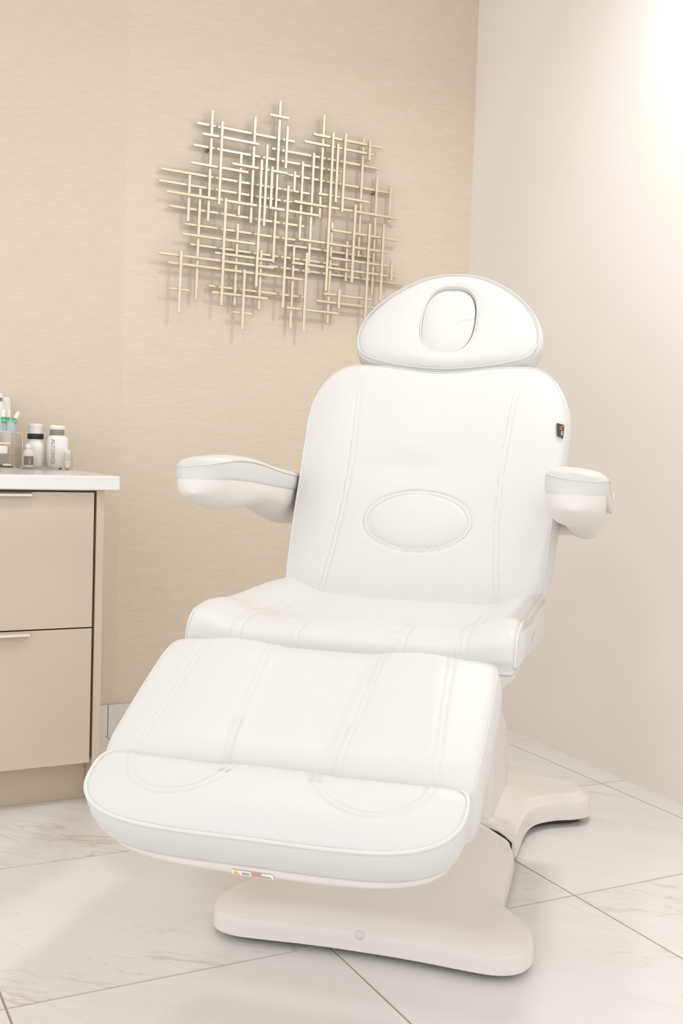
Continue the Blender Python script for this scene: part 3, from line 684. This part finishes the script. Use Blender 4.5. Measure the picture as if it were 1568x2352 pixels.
tag(ct_, 'white quartz countertop slab with rounded edges on the taupe cabinet', 'countertop')

# ------------------------------------------------------------------ things on the countertop
Z0 = .868
def lathe_part(name, prof, m, parent, n=28, sq=None, c=(0, 0, 0)):
    v, f = lathe_geo(prof, n, c, sq); o = mesh_obj(name, v, f, m, parent, True); o.data.set_sharp_from_angle(angle=math.radians(40)); return o
def open_box(name, x0, x1, y0, y1, z0, z1, t, m, parent):
    ps = [box_geo(x0, x1, y0, y1, z0, z0+t), box_geo(x0, x1, y0, y0+t, z0+t, z1), box_geo(x0, x1, y1-t, y1, z0+t, z1), box_geo(x0, x0+t, y0+t, y1-t, z0+t, z1), box_geo(x1-t, x1, y0+t, y1-t, z0+t, z1)]
    v, f = join_geo(ps); return mesh_obj(name, v, f, m, parent)
tr_ = tag(empty('acrylic_tray', (.70, 3.31, Z0)), 'low clear acrylic tray holding the bottles at the countertop end', 'tray')
open_box('tray_walls', -.076, .073, -.055, .055, .004, .064, .0025, 'acrylic', tr_)
for x in (-.066, .058):
    for y in (-.045, .045): lathe_part('foot', [(.005, 0), (.005, .004)], 'greytext', tr_, 12, None, (x, y, 0))
TB = Z0+.0066
b1 = tag(empty('pump_bottle', (.678, 3.335, TB)), 'white bottle with black collar and clear cap in the acrylic tray', 'bottle')
lathe_part('bottle_body', [(.024, 0), (.027, .004), (.027, .062), (.0245, .072), (.0195, .076), (.0195, .082)], 'white_plastic', b1)
lathe_part('collar', [(.0232, .0822), (.0238, .084), (.0238, .0965), (.0232, .098)], 'blackcap', b1)
lathe_part('cap', [(.0205, .0982), (.0205, .116), (.0215, .119), (.0225, .123), (.021, .1275), (.012, .129)], 'clearcap', b1)
b2 = tag(empty('alcohol_bottle', (.738, 3.318, TB)), 'white bottle lettered ALCOHOL with grey cap in the acrylic tray', 'bottle')
lathe_part('bottle_body', [(.028, 0), (.031, .004), (.031, .086), (.029, .091), (.021, .0925), (.021, .095)], 'frost', b2, 40, 3.4)
lathe_part('cap', [(.0205, .0952), (.021, .0965), (.021, .1105), (.0205, .112)], 'greycap', b2)
lathe_part('cap_rim', [(.0215, .1122), (.0238, .116), (.0238, .1215), (.0225, .1245), (.010, .1255)], 'white_plastic', b2)
yw = .19
tm = Matrix.Rotation(-yw*0, 4, 'Z') @ Matrix.Translation((-.0190, -.0322, .0455)) @ Matrix.Rotation(math.pi/2, 4, 'X') @ Matrix.Rotation(-math.pi/2, 4, 'Z')
text_mesh('lettering', 'ALCOHOL', .0165, 'greytext', b2, tm)
b2.rotation_euler = (0, 0, .0)
b3 = tag(empty('vial', (.6470, 3.283, TB)), 'small clear vial with dark grey label in front of the black collared bottle', 'vial')
lathe_part('glass', [(.0155, 0), (.018, .003), (.018, .036), (.015, .045), (.008, .051), (.008, .056)], 'frost', b3)
lathe_part('stopper', [(.0095, .0562), (.0095, .066), (.0085, .067)], 'white_plastic', b3)
a = np.linspace(-2.45, -.75, 18); V = [(.0184*math.cos(t), .0184*math.sin(t), z) for z in (.0055, .0315) for t in a]
lb = mesh_obj('label', V, [(i, i+1, 18+i+1, 18+i) for i in range(17)], 'greylabel', b3, True)
for x0, wdt, z0, z1 in ((-.0005, .0028, .008, .0215), (.0028, .0012, .018, .0285)):
    mesh_obj('label_print', [(x0, -.0188, z0), (x0+wdt, -.0188, z0), (x0+wdt, -.0188, z1), (x0, -.0188, z1)], [(0, 1, 2, 3)], 'labeltext', b3)
b4 = tag(empty('ointment_box', (.7635, 3.285, TB)), 'small white and pale green box in the tray corner beside the alcohol bottle', 'box')
box('carton', -.0085, .006, -.008, .008, 0, .052, 'white_plastic', b4, .001)
box('carton_band', -.0088, .0063, -.0083, .0083, .02, .042, 'palegreen', b4, .0005)
# stacked organiser at the left edge of the picture
ob = tag(empty('acrylic_organizer', (.545, 3.315, Z0)), 'clear acrylic organizer box with rounded corners standing left of the bottles', 'organizer')
def rbox(name, x0, x1, y0, y1, z0, z1, r, t, m, parent):
    def loop(i, z, rr):
        P = []
        for cx, cy, a0 in ((x1-r, z1-r, 0), (x0+r, z1-r, 90), (x0+r, z0+r, 180), (x1-r, z0+r, 270)):
            for k in range(7):
                a = math.radians(a0+15*k); P.append((cx+(r-i)*math.cos(a), z, cy+(r-i)*math.sin(a)))
        return P
    A = loop(0, y0, r); B_ = loop(0, y1, r); A2 = loop(t, y0, r); B2 = loop(t, y1-t, r); n = len(A)
    V = A+B_+A2+B2; Fc = []
    for i in range(n):
        j = (i+1) % n; Fc += [(i, n+i, n+j, j), (i, j, 2*n+j, 2*n+i), (2*n+i, 2*n+j, 3*n+j, 3*n+i)]
    Fc += [tuple(n+i for i in range(n)), tuple(3*n+i for i in range(n))]
    o = mesh_obj(name, V, Fc, m, parent); bm_fix(o); return o
rbox('lower_box', -.10, .082, -.055, .055, .0, .108, .012, .0030, 'acrylic', ob)
box('shelf', -.097, .079, -.05, .051, .038, .0405, 'acrylic', ob)
v, f = tube_geo([(-.09, -.0555, .1065), (.068, -.0555, .1065), (.077, -.0555, .103), (.0805, -.0555, .094), (.0805, -.0555, .012), (.077, -.0555, .004), (.068, -.0555, .0015), (-.09, -.0555, .0015)], .0010, 6)
mesh_obj('edge', v, f, 'acrylic_edge', ob, True)
uo = tag(empty('acrylic_cup', (.545, 3.315, Z0+.1082)), 'small clear acrylic cup of capped needles on top of the organizer box', 'cup')
open_box('cup_walls', -.06, .073, -.03, .03, 0, .032, .0022, 'acrylic', uo)
v, f = tube_geo([(-.055, -.0305, .032), (.0725, -.0305, .032), (.0725, -.0305, .001)], .0009, 6); mesh_obj('edge', v, f, 'acrylic_edge', uo, True)
UZ = Z0+.1082+.0024
for k, (x, y, rx, ry, lab) in enumerate(((.5985, 3.313, .0, .42, 'white capped needle with green hub leaning furthest right in the acrylic cup'), (.590, 3.322, .05, .10, 'short upright white capped needle with green hub behind the leaning one'),
        (.578, 3.302, -.04, .02, 'white capped needle with green hub at the front middle of the acrylic cup'), (.563, 3.308, -.03, -.10, 'white capped needle with green hub leaning left in the acrylic cup'))):
    nd_ = tag(empty('capped_needle', (x, y, UZ+.001), (rx, ry, 0)), lab, 'needle', 'capped needles in the acrylic cup')
    lathe_part('hub', [(.0035, .018), (.0070, .026), (.0078, .035), (.006, .039)], 'green', nd_, 16)
    lathe_part('cap', [(.0066, .0392), (.0058, .056), (.0050, .061)], 'white_plastic', nd_, 16)
    lathe_part('barrel', [(.003, 0), (.0035, .0178)], 'blue', nd_, 12)
for k, (x, w_, lab) in enumerate(((.562, .020, 'pale blue sachet standing at the left of the acrylic cup'), (.598, .021, 'pale blue sachet standing at the right of the acrylic cup'))):
    p = box('sachet', -w_/2, w_/2, -.0012, .0012, 0, .026, 'blue', None, .0006, 1); p.location = (x, 3.2915, UZ+.0002); tag(p, lab, 'sachet')
tb = tag(empty('tall_bottle', (.603, 3.434, Z0)), 'tall white bottle standing behind the acrylic organizer', 'bottle')
lathe_part('bottle_body', [(.0205, 0), (.0215, .004), (.0205, .17), (.0185, .205), (.0165, .212), (.010, .214)], 'white_plastic', tb)
tb2 = tag(empty('lotion_bottle', (.574, 3.3945, Z0)), 'white bottle with grey banded pump top cut by the left picture edge', 'bottle')
lathe_part('bottle_body', [(.021, 0), (.022, .004), (.022, .188), (.018, .198)], 'white_plastic', tb2)
lathe_part('collar', [(.0165, .1982), (.0165, .208)], 'greycap', tb2); lathe_part('cap', [(.0195, .2082), (.020, .214), (.017, .221), (.010, .2225), (.010, .232)], 'white_plastic', tb2)
OX, OY = .545, 3.315
g = box('gauze_pack', -.075, .045, -.03, .03, 0, .028, 'cotton', None, .006, 3); g.location = (OX, OY, Z0+.0412); tag(g, 'white folded gauze pack on the upper level of the acrylic organizer', 'gauze')
g = box('peach_pad', -.08, .05, -.034, .034, 0, .007, 'peach', None, .002, 2); g.location = (OX, OY, Z0+.0697); tag(g, 'flat peach cosmetic pad lying on top of the gauze pack', 'pad')
tl = tag(empty('dark_tool', (OX, OY-.02, Z0+.0033)), 'dark tool with cream handle end lying at the bottom of the organizer', 'tool')
v, f = join_geo([box_geo(-.08, .06, -.006, .012, 0, .0035)]); mesh_obj('tool_base', v, f, 'dark', tl)
v = [(-.08, -.006, .0036), (.03, -.006, .0036), (.03, .012, .0036), (-.08, .012, .0036), (-.08, -.006, .022), (-.02, -.006, .013), (-.02, .012, .013), (-.08, .012, .022), (.03, -.006, .007), (.03, .012, .007)]
o = mesh_obj('tool_body', v, [(0, 3, 2, 1), (0, 1, 8, 5, 4), (3, 7, 6, 9, 2), (4, 5, 6, 7), (5, 8, 9, 6), (1, 2, 9, 8), (0, 4, 7, 3)], 'dark', tl); bm_fix(o)
box('tool_grip', .032, .056, -.005, .005, .0037, .0105, 'cream', tl, .002, 2)
